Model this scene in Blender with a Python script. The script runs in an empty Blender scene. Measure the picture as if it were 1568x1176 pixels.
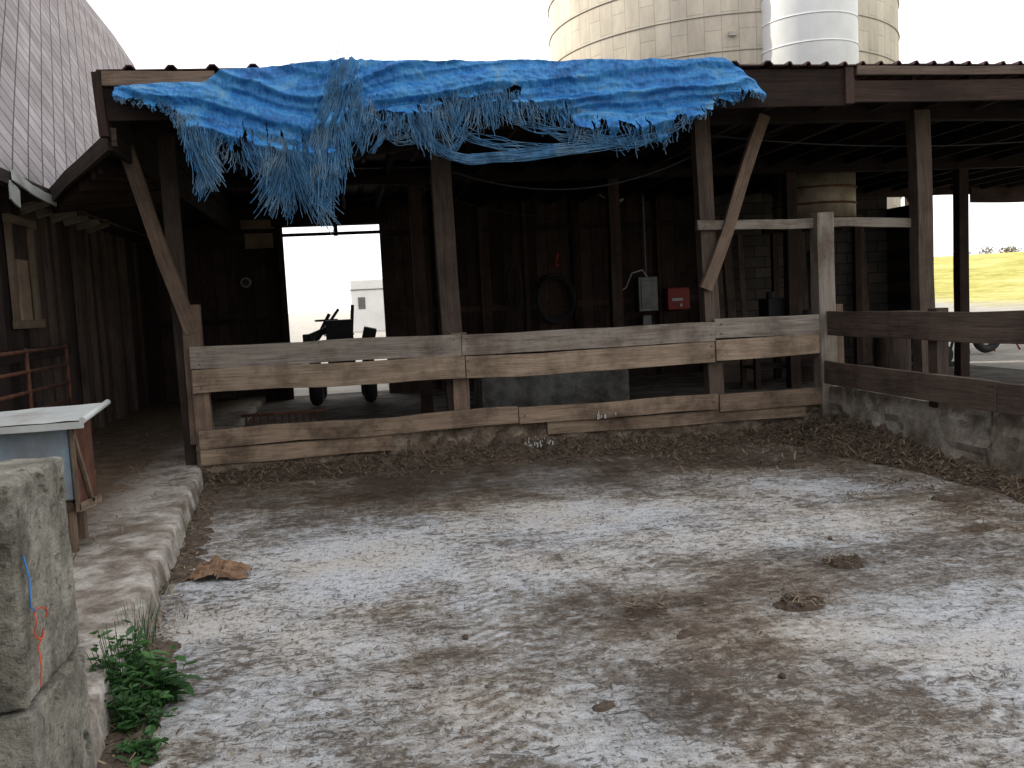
import bpy, math, random
from mathutils import Matrix, Vector, noise
rnd=random.Random(7)
sc=bpy.context.scene
COL=sc.collection

# ---------------------------------------------------------------- materials
def new_mat(name):
    m=bpy.data.materials.new(name); m.use_nodes=True
    nt=m.node_tree; b=nt.nodes["Principled BSDF"]
    return m,nt,b
def N(nt,t,**k):
    n=nt.nodes.new(t)
    for a,v in k.items():
        if a in n.inputs.keys(): n.inputs[a].default_value=v
        else: setattr(n,a,v)
    return n
def ramp(nt,stops):
    r=nt.nodes.new("ShaderNodeValToRGB"); e=r.color_ramp.elements
    while len(e)<len(stops): e.new(0.5)
    for i,(p,c) in enumerate(stops):
        e[i].position=p
        e[i].color=(c[0],c[1],c[2],1) if hasattr(c,'__len__') else (c,c,c,1)
    return r
def mixc(nt,a,b,f,mode='MIX'):
    m=nt.nodes.new("ShaderNodeMix"); m.data_type='RGBA'; m.blend_type=mode
    L=nt.links
    for inp,val in ((m.inputs[0],f),(m.inputs[6],a),(m.inputs[7],b)):
        if hasattr(val,'is_linked') or hasattr(val,'links'): L.new(val,inp)
        else: inp.default_value=val if not isinstance(val,tuple) else (*val,1)
    return m.outputs[2]
def mth(nt,op,a,b=None,c=None,clamp=False):
    m=nt.nodes.new("ShaderNodeMath"); m.operation=op; m.use_clamp=clamp
    for i,v in enumerate((a,b,c)):
        if v is None: continue
        if hasattr(v,'links'): nt.links.new(v,m.inputs[i])
        else: m.inputs[i].default_value=v
    return m.outputs[0]
def noi(nt,vec,scale,detail=5,rough=.6,dist=0):
    n=N(nt,"ShaderNodeTexNoise",Scale=scale,Detail=detail,Roughness=rough,Distortion=dist)
    if vec is not None: nt.links.new(vec,n.inputs['Vector'])
    return n.outputs[0]
def mapping(nt,vec,s=(1,1,1),r=(0,0,0)):
    m=nt.nodes.new("ShaderNodeMapping"); m.inputs['Scale'].default_value=s; m.inputs['Rotation'].default_value=r
    nt.links.new(vec,m.inputs['Vector']); return m.outputs[0]
def bump(nt,b,h,strength=.4,dist=.02):
    n=N(nt,"ShaderNodeBump",Strength=strength,Distance=dist); nt.links.new(h,n.inputs['Height'])
    nt.links.new(n.outputs[0],b.inputs['Normal'])

def wood(name,dark,light,stain_tone=(.03,.022,.015),stain_amt=.5,rough=.85,vary=.8,low=None):
    m,nt,b=new_mat(name); L=nt.links
    uv=N(nt,"ShaderNodeUVMap").outputs[0]
    geo=nt.nodes.new("ShaderNodeNewGeometry").outputs['Position']
    at=N(nt,"ShaderNodeAttribute",attribute_name="tint").outputs['Fac']
    g1=noi(nt,mapping(nt,uv,(1.2,34,1)),2.2,5,.7,.6)
    g2=noi(nt,mapping(nt,uv,(.7,9,1)),2,3,.6,.8)
    g=mth(nt,'ADD',mth(nt,'MULTIPLY',g1,.6),mth(nt,'MULTIPLY',g2,.4))
    r=ramp(nt,[(.33,dark),(.66,light)]); L.new(g,r.inputs[0])
    st=noi(nt,geo,1.9,6,.7)
    sr=ramp(nt,[(.45,0),(.64,stain_amt)]); L.new(st,sr.inputs[0])
    f=sr.outputs[0]
    if low:
        sx=nt.nodes.new("ShaderNodeSeparateXYZ"); L.new(geo,sx.inputs[0])
        zz=mth(nt,'SUBTRACT',low,sx.outputs[2]); zz=mth(nt,'MULTIPLY_ADD',zz,3.0,mth(nt,'MULTIPLY_ADD',st,3.6,-1.7))
        f=mth(nt,'MAXIMUM',f,mth(nt,'MULTIPLY',zz,.85,clamp=True))
    c=mixc(nt,r.outputs[0],stain_tone,f)
    t=mth(nt,'MULTIPLY_ADD',at,vary,1-vary/2)
    cr=ramp(nt,[(.30,.2),(.38,1)]); L.new(g1,cr.inputs[0])
    c=mixc(nt,c,cr.outputs[0],.85,'MULTIPLY')
    cc=nt.nodes.new("ShaderNodeVectorMath"); cc.operation='SCALE'; L.new(c,cc.inputs[0]); L.new(t,cc.inputs['Scale'])
    L.new(cc.outputs[0],b.inputs['Base Color']); b.inputs['Roughness'].default_value=rough
    b.inputs['Specular IOR Level'].default_value=.2
    bump(nt,b,g1,.6,.012); return m
def plain(name,col,rough=.6,metal=0,var=.35,scale=6,dirt=(.05,.04,.03),dirt_amt=.3,bmp=.15):
    m,nt,b=new_mat(name); L=nt.links
    geo=nt.nodes.new("ShaderNodeNewGeometry").outputs['Position']
    n1=noi(nt,geo,scale,5,.65)
    r=ramp(nt,[(.3,tuple(c*(1-var) for c in col)),(.7,tuple(min(1,c*(1+var*.6)) for c in col))]); L.new(n1,r.inputs[0])
    n2=noi(nt,geo,scale*.45,5,.7)
    d=ramp(nt,[(.5,0),(.7,dirt_amt)]); L.new(n2,d.inputs[0])
    L.new(mixc(nt,r.outputs[0],dirt,d.outputs[0]),b.inputs['Base Color'])
    b.inputs['Roughness'].default_value=rough; b.inputs['Metallic'].default_value=metal
    b.inputs['Specular IOR Level'].default_value=.3
    bump(nt,b,n1,bmp,.01); return m
def concrete(name,light,dark,brown=(.13,.095,.06),brown_amt=.6,scale=1.5,low=None,edge=None,pit=.6,bs=.6):
    m,nt,b=new_mat(name); L=nt.links
    geo=nt.nodes.new("ShaderNodeNewGeometry").outputs['Position']
    n1=noi(nt,geo,scale*2.5,8,.7); n2=noi(nt,geo,scale,7,.7,.4); n3=noi(nt,geo,45,3,.7)
    r=ramp(nt,[(.38,dark),(.60,light)]); L.new(n1,r.inputs[0])
    d=ramp(nt,[(.44,0),(.60,brown_amt)]); L.new(n2,d.inputs[0])
    f=d.outputs[0]
    sx=nt.nodes.new("ShaderNodeSeparateXYZ"); L.new(geo,sx.inputs[0])
    if low:
        zz=mth(nt,'SUBTRACT',low,sx.outputs[2]); zz=mth(nt,'MULTIPLY_ADD',zz,2.4,mth(nt,'MULTIPLY_ADD',n2,3.4,-1.6)) 
        f=mth(nt,'MAXIMUM',f,mth(nt,'MULTIPLY',zz,.9,clamp=True))
    if edge is not None:
        e=mth(nt,'SUBTRACT',edge,sx.outputs[0]); e=mth(nt,'MULTIPLY_ADD',e,3.0,mth(nt,'MULTIPLY_ADD',n1,4.5,-2.5))
        f=mth(nt,'MAXIMUM',f,mth(nt,'MULTIPLY',e,.88,clamp=True))
    bn=ramp(nt,[(.35,tuple(c*.55 for c in brown)),(.65,tuple(c*1.4 for c in brown))]); L.new(n1,bn.inputs[0])
    c=mixc(nt,r.outputs[0],bn.outputs[0],f)
    p=ramp(nt,[(.3,.4),(.45,1)]); L.new(n3,p.inputs[0])
    c=mixc(nt,c,p.outputs[0],pit,'MULTIPLY')
    L.new(c,b.inputs['Base Color']); b.inputs['Roughness'].default_value=.92
    b.inputs['Specular IOR Level'].default_value=.15
    bump(nt,b,mth(nt,'ADD',n1,mth(nt,'MULTIPLY',n3,.5)),bs,.03); return m

W_FENCE=wood("weathered_fence_wood",(.13,.108,.09),(.34,.30,.25),(.075,.052,.036),.7,.85,.5)
W_TAN=wood("tan_fence_wood",(.155,.11,.078),(.385,.30,.215),(.085,.058,.038),.7,.85,.4)
W_BROWN=wood("brown_plank_wood",(.11,.075,.052),(.31,.23,.16),(.055,.038,.026),.85,low=.30)
W_POST=wood("post_wood",(.07,.048,.034),(.19,.135,.098),(.035,.024,.017),.55)
W_MID=wood("dark_post_wood",(.035,.025,.02),(.105,.078,.06),(.018,.013,.01),.5)
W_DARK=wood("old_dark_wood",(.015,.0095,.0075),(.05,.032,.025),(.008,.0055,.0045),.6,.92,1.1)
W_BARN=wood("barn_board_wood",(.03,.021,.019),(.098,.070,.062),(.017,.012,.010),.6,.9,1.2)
W_TRIM=wood("tan_trim_wood",(.15,.11,.08),(.30,.235,.17),(.08,.055,.035),.5)
M_CONC=concrete("wall_concrete",(.36,.34,.30),(.15,.135,.11),low=.28,bs=.9)
M_CONCL=concrete("footing_concrete",(.30,.25,.19),(.11,.085,.06),brown=(.08,.057,.038),brown_amt=.85,scale=2.6,low=.36,bs=1.)
M_BLOCK=concrete("block_concrete",(.32,.305,.255),(.15,.145,.12),brown=(.11,.10,.075),brown_amt=.6,scale=3.4,pit=.9,bs=1.)
M_KERB=concrete("walkway_concrete",(.46,.43,.385),(.22,.19,.155),brown=(.10,.07,.045),brown_amt=.8,scale=2.0,edge=-1.62,bs=.7)
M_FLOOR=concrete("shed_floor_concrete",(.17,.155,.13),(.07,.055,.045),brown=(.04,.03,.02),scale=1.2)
M_ROOFM=plain("rusty_roof_metal",(.045,.02,.017),.7,.1,.4,3)
M_WHITE=plain("faded_white_paint",(.46,.48,.46),.5,0,.2,3,(.17,.13,.09),.6)
M_BLUEG=plain("galvanised_blue_grey",(.25,.32,.38),.5,.1,.25,4,(.16,.13,.10),.6)
M_RUST=plain("rust",(.11,.045,.028),.85,0,.5,8)
M_RED=plain("red_paint",(.24,.025,.02),.5,0,.3,8)
M_BLACK=plain("black_rubber",(.015,.015,.017),.7,0,.3,8)
M_GREY=plain("grey_metal",(.15,.155,.155),.5,.3,.3,8)
M_HOOP=plain("hoop_steel",(.36,.34,.30),.6,.2,.2,4)
M_WIRE=plain("white_cable",(.4,.4,.38),.5)
M_GALV=plain("galvanised_tank",(.24,.20,.145),.5,.2,.4,4,(.09,.065,.04),.8)

# ---------------------------------------------------------------- mesh builder
class MB:
    def __init__(s): s.v=[];s.f=[];s.uv=[];s.m=[];s.t=[];s.sm=[]
    def face(s,idx,uvs,mat,t,smooth=False):
        s.f.append(idx); s.uv.append(uvs); s.m.append(mat); s.t.append(t); s.sm.append(smooth)
    def beam(s,p0,p1,w,t,side=None,mat=0,seg=1,jit=0.,taper=1.,tint=None):
        p0=Vector(p0);p1=Vector(p1);d=(p1-p0);Ln=d.length;d=d.normalized()
        if side is None: side=Vector((0,0,1)) if abs(d.z)<.9 else Vector((1,0,0))
        side=Vector(side); side=(side-d*side.dot(d)).normalized(); o=d.cross(side)
        b=len(s.v); r0=rnd.random()*50; r1=rnd.random()*50; tn=rnd.random() if tint is None else tint
        ph=rnd.random()*100
        for i in range(seg+1):
            f=i/seg; k=1+(taper-1)*f
            off=side*jit*noise.noise(Vector((ph,f*Ln*.9,0)))*2+o*jit*noise.noise(Vector((0,f*Ln*.9,ph)))*1.5
            for a,c in ((-1,-1),(1,-1),(1,1),(-1,1)):
                jj=Vector([rnd.uniform(-1,1)*jit*.3 for _ in range(3)])
                s.v.append(p0+d*Ln*f+off+side*a*w/2*k+o*c*t/2*k+jj)
        per=[0,w,w+t,2*w+t,2*w+2*t]
        for i in range(seg):
            u0=r0+Ln*i/seg;u1=r0+Ln*(i+1)/seg
            for k in range(4):
                a=b+i*4+k;a2=b+i*4+(k+1)%4
                s.face((a,a2,a2+4,a+4),((u0,r1+per[k]),(u0,r1+per[k+1]),(u1,r1+per[k+1]),(u1,r1+per[k])),mat,tn)
        s.face((b+3,b+2,b+1,b),((r0,r1),(r0,r1+w),(r0+t*.3,r1+w),(r0+t*.3,r1)),mat,tn)
        e=b+seg*4
        s.face((e,e+1,e+2,e+3),((r0,r1),(r0,r1+w),(r0+t*.3,r1+w),(r0+t*.3,r1)),mat,tn)
    def box(s,lo,hi,mat=0,tint=None,jit=0.,seg=1):
        lo=Vector(lo);hi=Vector(hi);c=(lo+hi)/2;sz=hi-lo
        ax=max(range(3),key=lambda i:sz[i]); p0=c.copy();p1=c.copy();p0[ax]=lo[ax];p1[ax]=hi[ax]
        o=[i for i in range(3) if i!=ax]; sv=Vector((0,0,0)); sv[o[0]]=1
        s.beam(p0,p1,sz[o[0]],sz[o[1]],sv,mat,seg,jit,1,tint)
    def cyl(s,p0,p1,r0,r1=None,n=16,mat=0,caps=True,smooth=True,tint=.5):
        r1=r0 if r1 is None else r1
        p0=Vector(p0);p1=Vector(p1);d=(p1-p0);Ln=d.length;d.normalize()
        a=Vector((0,0,1)) if abs(d.z)<.9 else Vector((1,0,0)); x=d.cross(a).normalized(); y=d.cross(x)
        b=len(s.v)
        for p,r in ((p0,r0),(p1,r1)):
            for i in range(n):
                t=2*math.pi*i/n; s.v.append(p+x*math.cos(t)*r+y*math.sin(t)*r)
        for i in range(n):
            j=(i+1)%n; c=2*math.pi*r0/n
            s.face((b+i,b+n+i,b+n+j,b+j),((0,i*c),(Ln,i*c),(Ln,(i+1)*c),(0,(i+1)*c)),mat,tint,smooth)
        if caps:
            s.face(tuple(b+i for i in range(n)),tuple((0,i*.1) for i in range(n)),mat,tint)
            s.face(tuple(b+n+i for i in reversed(range(n))),tuple((0,i*.1) for i in range(n)),mat,tint)
    def poly(s,pts,mat=0,tint=.5,uvs=None,smooth=False):
        b=len(s.v); s.v+= [Vector(p) for p in pts]
        s.face(tuple(range(b,b+len(pts))),uvs or tuple((p[0],p[1]) for p in pts),mat,tint,smooth)
    def torus(s,c,R,r,axis='Y',n=24,k=8,mat=0,sy=1.):
        b=len(s.v);c=Vector(c)
        for i in range(n):
            t=2*math.pi*i/n
            for j in range(k):
                q=2*math.pi*j/k; rr=R+r*math.cos(q); a,bb,h=rr*math.cos(t),rr*math.sin(t)*sy,r*math.sin(q)
                s.v.append(c+(Vector((a,h,bb)) if axis=='Y' else Vector((h,a,bb)) if axis=='X' else Vector((a,bb,h))))
        for i in range(n):
            for j in range(k):
                i2=(i+1)%n;j2=(j+1)%k
                s.face((b+i*k+j,b+i2*k+j,b+i2*k+j2,b+i*k+j2),((0,0),(.1,0),(.1,.1),(0,.1)),mat,.5,True)
    def build(s,name,mats,parent=None,bevel=0,solid=0):
        me=bpy.data.meshes.new(name); me.from_pydata([tuple(v) for v in s.v],[],s.f)
        uv=me.uv_layers.new(name="UVMap"); fl=[]
        for u in s.uv:
            for a in u: fl+= [a[0],a[1]]
        uv.data.foreach_set("uv",fl)
        me.polygons.foreach_set("material_index",s.m); me.polygons.foreach_set("use_smooth",s.sm)
        at=me.attributes.new("tint",'FLOAT','FACE'); at.data.foreach_set("value",s.t)
        for m in mats: me.materials.append(m)
        me.update(); ob=bpy.data.objects.new(name,me); COL.objects.link(ob)
        if parent: ob.parent=parent
        if bevel:
            q=ob.modifiers.new("b",'BEVEL'); q.width=bevel; q.segments=2; q.limit_method='ANGLE'
        return ob
def grid_obj(name,V,F,mat,parent=None,smooth=True):
    me=bpy.data.meshes.new(name); me.from_pydata([tuple(v) for v in V],[],F); me.materials.append(mat)
    if smooth: me.polygons.foreach_set("use_smooth",[True]*len(me.polygons))
    o=bpy.data.objects.new(name,me); COL.objects.link(o)
    if parent: o.parent=parent
    return o
def empty(name,loc=(0,0,0)):
    e=bpy.data.objects.new(name,None); COL.objects.link(e); return e
def curves(name,paths,rad,mat,parent=None,res=0):
    cu=bpy.data.curves.new(name,'CURVE'); cu.dimensions='3D'; cu.bevel_depth=rad; cu.bevel_resolution=res
    for p in paths:
        sp=cu.splines.new('POLY'); sp.points.add(len(p)-1)
        for i,q in enumerate(p): sp.points[i].co=(q[0],q[1],q[2],1)
    cu.materials.append(mat); ob=bpy.data.objects.new(name,cu); COL.objects.link(ob)
    if parent: ob.parent=parent
    return ob
def lerp_tab(tab,x):
    if x<=tab[0][0]: return tab[0][1]
    for (a,b),(c,d) in zip(tab,tab[1:]):
        if x<=c: 
            f=(x-a)/(c-a); return b+(d-b)*f
    return tab[-1][1]
def fbm(x,y,z=0,o=4):
    v=0;a=.5;f=1
    for _ in range(o):
        v+=a*noise.noise(Vector((x*f,y*f,z*f+7.3))); a*=.5; f*=2
    return v
def sst(a,b,x):
    t=max(0,min(1,(x-a)/(b-a))); return t*t*(3-2*t)

# ---------------------------------------------------------------- terrain
def terr(x,y):
    r=math.hypot(x,y)
    if r<1: return -.03
    k=sst(-.1,.45,x/r)
    return -.03+5.0*k*sst(35,150,r)+ .35*k*sst(35,90,r)*fbm(x*.03,y*.03)
V=[(0,0,-.03)];F=[]
rings=[2,4,7,11,16,22,28,35,42,50,58,66,76,88,100,115,130,145,160,190,240,330,500,900,2000]; A=120
for r in rings:
    for i in range(A):
        t=2*math.pi*i/A; x=r*math.cos(t);y=r*math.sin(t); V.append((x,y,terr(x,y)))
for i in range(A): F.append((0,1+i,1+(i+1)%A))
for k in range(len(rings)-1):
    for i in range(A):
        j=(i+1)%A; F.append((1+k*A+i,1+(k+1)*A+i,1+(k+1)*A+j,1+k*A+j))
m,nt,b=new_mat("field_and_gravel"); L=nt.links
geo=nt.nodes.new("ShaderNodeNewGeometry").outputs['Position']
sx=nt.nodes.new("ShaderNodeSeparateXYZ"); L.new(geo,sx.inputs[0])
n1=noi(nt,geo,.12,7,.7); n2=noi(nt,geo,.8,8,.85)
gr=ramp(nt,[(.38,(.22,.22,.05)),(.5,(.52,.48,.14)),(.62,(.72,.64,.30))]); L.new(mth(nt,'ADD',mth(nt,'MULTIPLY',n1,.45),mth(nt,'MULTIPLY',n2,.55)),gr.inputs[0])
gv=ramp(nt,[(.3,(.35,.33,.29)),(.7,(.60,.57,.51))]); L.new(n2,gv.inputs[0])
fr=ramp(nt,[(.47,0),(.53,1)]); L.new(mth(nt,'MULTIPLY_ADD',n1,.18,mth(nt,'MULTIPLY',sx.outputs[0],.0125)),fr.inputs[0])
L.new(mixc(nt,gv.outputs[0],gr.outputs[0],fr.outputs[0]),b.inputs['Base Color']); b.inputs['Roughness'].default_value=.95
b.inputs['Specular IOR Level'].default_value=.1
bump(nt,b,n2,1.,.3); grid_obj("ground",V,F,m)

# ---------------------------------------------------------------- yard slab with manure film
m,nt,b=new_mat("yard_concrete"); L=nt.links
geo=nt.nodes.new("ShaderNodeNewGeometry").outputs['Position']
st=N(nt,"ShaderNodeAttribute",attribute_name="stain_tone").outputs['Fac']
wet=N(nt,"ShaderNodeAttribute",attribute_name="wet").outputs['Fac']
a1=noi(nt,geo,.95,7,.68,.6)
a2=noi(nt,mapping(nt,geo,(1,1.5,1),(0,0,.5)),4.2,8,.80,1.1)
a3=noi(nt,mapping(nt,geo,(1,1.3,1),(0,0,.9)),13,7,.80,.8)
a4=noi(nt,mapping(nt,geo,(1,6,1),(0,0,-.5)),2.0,7,.75,.5)
a5=noi(nt,mapping(nt,geo,(6,1,1),(0,0,.25)),1.8,7,.78,.4)
a6=noi(nt,geo,55,4,.8)
d=mth(nt,'ADD',mth(nt,'MULTIPLY',a1,.28),mth(nt,'MULTIPLY',a2,.28))
for q,wt in ((a4,.16),(a3,.30),(a5,.15),(a6,.13)): d=mth(nt,'ADD',d,mth(nt,'MULTIPLY',q,wt))
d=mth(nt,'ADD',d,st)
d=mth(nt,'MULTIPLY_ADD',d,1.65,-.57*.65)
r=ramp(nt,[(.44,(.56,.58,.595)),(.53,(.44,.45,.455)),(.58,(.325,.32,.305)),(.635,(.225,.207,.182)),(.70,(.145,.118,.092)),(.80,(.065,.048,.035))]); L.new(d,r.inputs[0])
fl=noi(nt,mapping(nt,geo,(1,1.8,1),(0,0,.8)),9,6,.78,1.5)
ff=ramp(nt,[(.565,0),(.59,1)]); L.new(mth(nt,'ADD',fl,mth(nt,'MULTIPLY_ADD',a1,.45,-.225)),ff.inputs[0])
fl2=noi(nt,mapping(nt,geo,(1.6,1,1),(0,0,.3)),22,5,.78,1.)
ff2=ramp(nt,[(.585,0),(.61,1)]); L.new(mth(nt,'ADD',fl2,mth(nt,'MULTIPLY_ADD',a2,.35,-.175)),ff2.inputs[0])
fk=mth(nt,'MAXIMUM',mth(nt,'MULTIPLY',ff.outputs[0],.80),mth(nt,'MULTIPLY',ff2.outputs[0],.7))
c=mixc(nt,r.outputs[0],(.095,.073,.055),fk)
hue=ramp(nt,[(.42,(1,1,1)),(.6,(1,.91,.80))]); L.new(noi(nt,geo,.8,5,.6),hue.inputs[0])
c=mixc(nt,c,hue.outputs[0],1.,'MULTIPLY')
sp=ramp(nt,[(.36,.42),(.46,1)]); L.new(noi(nt,geo,95,3,.8),sp.inputs[0])
c=mixc(nt,c,sp.outputs[0],.6,'MULTIPLY')
dk=ramp(nt,[(0,1),(1,.40)]); L.new(wet,dk.inputs[0]); c=mixc(nt,c,dk.outputs[0],1.,'MULTIPLY')
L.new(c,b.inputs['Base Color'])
rr=mth(nt,'MULTIPLY_ADD',wet,-.6,mth(nt,'MULTIPLY_ADD',a2,.7,.32),clamp=True); L.new(rr,b.inputs['Roughness'])
b.inputs['Specular IOR Level'].default_value=.4
bump(nt,b,mth(nt,'ADD',mth(nt,'ADD',mth(nt,'MULTIPLY',d,.8),mth(nt,'MULTIPLY',a3,.4)),mth(nt,'MULTIPLY',fk,.45)),.9,.03)
M_YARD=m
ELL=[(1.4,4.2,.9,.30,.055),(2.3,4.5,.7,.40,.055),(.6,3.6,1.1,.3,.03),(1.2,3.2,.5,.6,.03),(-.3,6.4,.9,.6,-.03),(2.0,6.45,2.4,.28,-.07),
 (-.4,5.6,.8,1.0,-.045),(2.9,5.6,1.2,.35,-.04),(.2,6.0,1.6,.5,-.04),(3.6,4.6,.8,.5,.02),(.3,4.9,.6,.3,.025),(2.7,3.1,.9,.5,-.05),(-.5,4.2,.4,.9,-.045),(4.1,6.3,.7,.7,.055),(0,3.0,.4,.5,.02),(1.7,2.6,.3,.9,.025),(3.4,7.5,.9,.22,-.08),(.6,3.2,.35,.25,-.04),(3.9,5.3,.5,.3,.05),(1.9,3.7,.25,.3,.05),(1.2,5.2,.4,.15,-.04),(1.2,4.4,.10,.8,.04),(.35,4.0,.5,.12,.05),(2.9,4.2,.6,.12,.045)]
def yh(x,y):
    return .012*fbm(x*.7,y*.7,3)+.02*sst(7.8,9.1,y)
nx=230;ny=290;x0,x1,y0,y1=-1.6,5.0,1.2,9.2
V=[];F=[];S=[];Wt=[]
for j in range(ny+1):
    for i in range(nx+1):
        x=x0+(x1-x0)*i/nx;y=y0+(y1-y0)*j/ny
        V.append((x,y,yh(x,y)))
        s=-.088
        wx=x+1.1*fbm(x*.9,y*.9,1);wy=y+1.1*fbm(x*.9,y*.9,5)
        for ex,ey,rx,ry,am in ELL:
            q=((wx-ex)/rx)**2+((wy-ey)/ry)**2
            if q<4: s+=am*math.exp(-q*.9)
        s+=.085*sst(6.6,7.8,wy)+.03*sst(8.2,9.0,wy)+.075*sst(4.0,5.0,wx)*sst(5.2,7,wy)  # tone gets darker and browner towards the fence and the right wall
        # tyre treads (chevrons)
        for cx,ang in ((-.72,.03),(.62,.12),(2.1,-.25),(1.15,-.3)):
            dd=abs((x-cx-(y-4)*ang)) 
            if dd<.17: s+=(.045*math.sin((y+dd*.8)*62)+.010)*sst(6.5,5.0,y)*sst(-.25,.15,fbm(x*1.5,y*1.5,33))
        # scraper streaks, bottom right
        if x>1.0 and y<4.6:
            q=(x-1.0)*.75+(y-4.2)*.66
            s+=.05*fbm(q*9,(x-y)*.5,21,3)*sst(4.6,3.6,y)
        if abs(y-(6.05+.04*x+.03*fbm(x*2,1)))<.018: s+=.03+.08*fbm(x*3,5)
        if abs(x-(1.28+.04*fbm(y*2,2)))<.018 : s+=.02+.08*fbm(y*3,9)
        S.append(s)
        w=0
        for ex,ey,rx,ry in ((2.45,4.95,.45,.18),(.7,8.1,2.5,.4),(3.5,8.2,.9,.4),(1.45,4.1,.25,.1),(1.0,3.1,.3,.25)):
            q=((wx-ex)/rx)**2+((wy-ey)/ry)**2; w=max(w,math.exp(-q))
        Wt.append(w*.6)
for j in range(ny):
    for i in range(nx):
        a=j*(nx+1)+i; F.append((a,a+1,a+nx+2,a+nx+1))
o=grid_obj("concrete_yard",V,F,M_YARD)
for nm,dat in (("stain_tone",S),("wet",Wt)):
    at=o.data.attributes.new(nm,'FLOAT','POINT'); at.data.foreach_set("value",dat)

b_=MB(); b_.box((-1.5,9.32,-.05),(10.6,17.0,.1)); b_.build("shed_floor",[M_FLOOR])

# ---------------------------------------------------------------- raised walkway with broken kerb
V=[];F=[];nyw=420;nxw=30
def kx(y): return -1.02-.44*(y-3.6)/5.5+.05*fbm(y*1.6,0,2)+.03*fbm(y*9,1,0,4)
for j in range(nyw+1):
    y=2.4+(17-2.4)*j/nyw
    e=kx(y) if y<9.3 else -1.5
    for i in range(nxw+1):
        f=(i/nxw)**.7; x=-3.45+(e-.012+3.45)*f
        V.append((x,y,.185+.014*fbm(x*3,y*3)+.006*fbm(x*13,y*13)-(.008+.02*abs(fbm(y*8,4)) if i==nxw else 0)))
    V.append((e+.006*fbm(y*25,6),y,.13+.01*fbm(y*7,3))); V.append((e+.015+.012*fbm(y*14,8),y,.05)); V.append((e+.025,y,-.05))
w=nxw+4
for j in range(nyw):
    for i in range(w-1):
        a=j*w+i; F.append((a,a+1,a+w+1,a+w))
grid_obj("raised_walkway",V,F,M_KERB,None,True)

# ---------------------------------------------------------------- front plank fence on footing
fe=empty("plank_fence")
b_=MB()
for a,c,h0,h1,mt,tn in ((-1.48,1.07,1.115,1.325,0,.3),(1.075,3.70,1.10,1.30,0,.5),(-1.48,1.10,.885,1.108,1,.35),(1.105,3.70,.87,1.09,1,.55)):
    b_.beam((a,9.03,(h0+h1)/2),(c,9.03+rnd.uniform(-.01,.01),(h0+h1)/2-.012),h1-h0,.045,(0,0,1),mt,10,.012,tint=tn)
b_.beam((3.705,9.03,1.205),(4.86,9.02,1.215),.20,.045,(0,0,1),0,4,.008,tint=.35)
b_.beam((3.705,9.02,.985),(4.86,9.02,1.0),.215,.045,(0,0,1),1,4,.008,tint=.5)
b_.build("top_rails",[W_FENCE,W_TAN],fe,.004)
b_=MB()
for (x,z) in [(xx,zz) for xx in (-1.40,1.0,1.13,3.66,3.77,4.8) for zz in (1.26,1.16,1.04,.94)]+[(xx,.46) for xx in (-1.4,.2,1.55,1.67,3.66,3.79,4.8)]:
    b_.cyl((x,9.012,z),(x,8.996,z),.007,n=7)
b_.build("nail_heads",[M_RUST],fe)
b_=MB()
b_.beam((-1.46,9.03,.455),(1.6,9.03,.46),.17,.05,(0,0,1),0,10,.014,tint=.5)
b_.beam((1.61,9.035,.455),(3.72,9.03,.46),.16,.05,(0,0,1),0,8,.014,tint=.6)
b_.beam((3.73,9.02,.44),(4.92,9.02,.44),.18,.05,(0,0,1),0,4,.012,tint=.3)
b_.beam((-1.46,9.04,.285),(.35,9.05,.27),.16,.045,(0,0,1),0,8,.014,tint=.7)
b_.beam((1.9,9.05,.29),(4.7,9.05,.30),.13,.03,(0,0,1),0,8,.016,tint=.4)
b_.build("bottom_planks",[W_BROWN],fe,.005)
b_=MB()
b_.beam((-1.41,9.12,.05),(-1.42,9.12,1.30),.15,.12,(1,0,0),0,4,.006)
b_.beam((1.06,9.14,.3),(1.06,9.14,1.32),.16,.10,(1,0,0),0,8,.01,tint=.8)
b_.beam((1.03,9.26,.3),(.98,9.26,3.45),.20,.13,(1,0,0),2,8,.01,tint=.35)
b_.beam((3.73,9.14,.3),(3.66,9.14,3.45),.16,.15,(1,0,0),2,8,.012,tint=.7)
b_.beam((4.98,9.08,0),(4.94,9.08,2.36),.19,.17,(1,0,0),1,6,.012,tint=.1)
b_.beam((5.12,9.1,0),(5.11,9.1,1.4),.09,.12,(1,0,0),0,4,.01,tint=.3)
b_.beam((3.55,9.02,2.29),(6.25,9.2,2.23),.10,.05,(0,0,1),1,8,.02,tint=.1)
b_.build("posts",[W_POST,W_FENCE,W_MID],fe,.006)
V=[];F=[];nxx=420;prof=[(9.10,-.05),(9.085,.02),(9.09,.07),(9.08,.12),(9.08,.16),(9.075,.2),(9.08,.25),(9.09,.3),(9.09,.36),(9.10,.44),(9.12,.49),(9.2,.50),(9.32,.49),(9.34,.3),(9.34,-.05)]
for i in range(nxx+1):
    x=-1.5+6.5*i/nxx
    for k,(y,z) in enumerate(prof):
        dy=.05*fbm(x*1.5,z*3,1,5)+.06*fbm(x*6,z*8,4,4)
        broken=.07*sst(.05,.25,fbm(x*1.1,z*2.5,9))
        V.append((x,y+(dy+broken-.03*(1-z*2) if k<10 else 0),z+(.012*fbm(x*3,k) if k else 0)))
n=len(prof)
for i in range(nxx):
    for k in range(n-1):
        a=i*n+k; F.append((a,a+n,a+n+1,a+1))
grid_obj("footing",V,F,M_CONCL,fe,False)
b_=MB()
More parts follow.
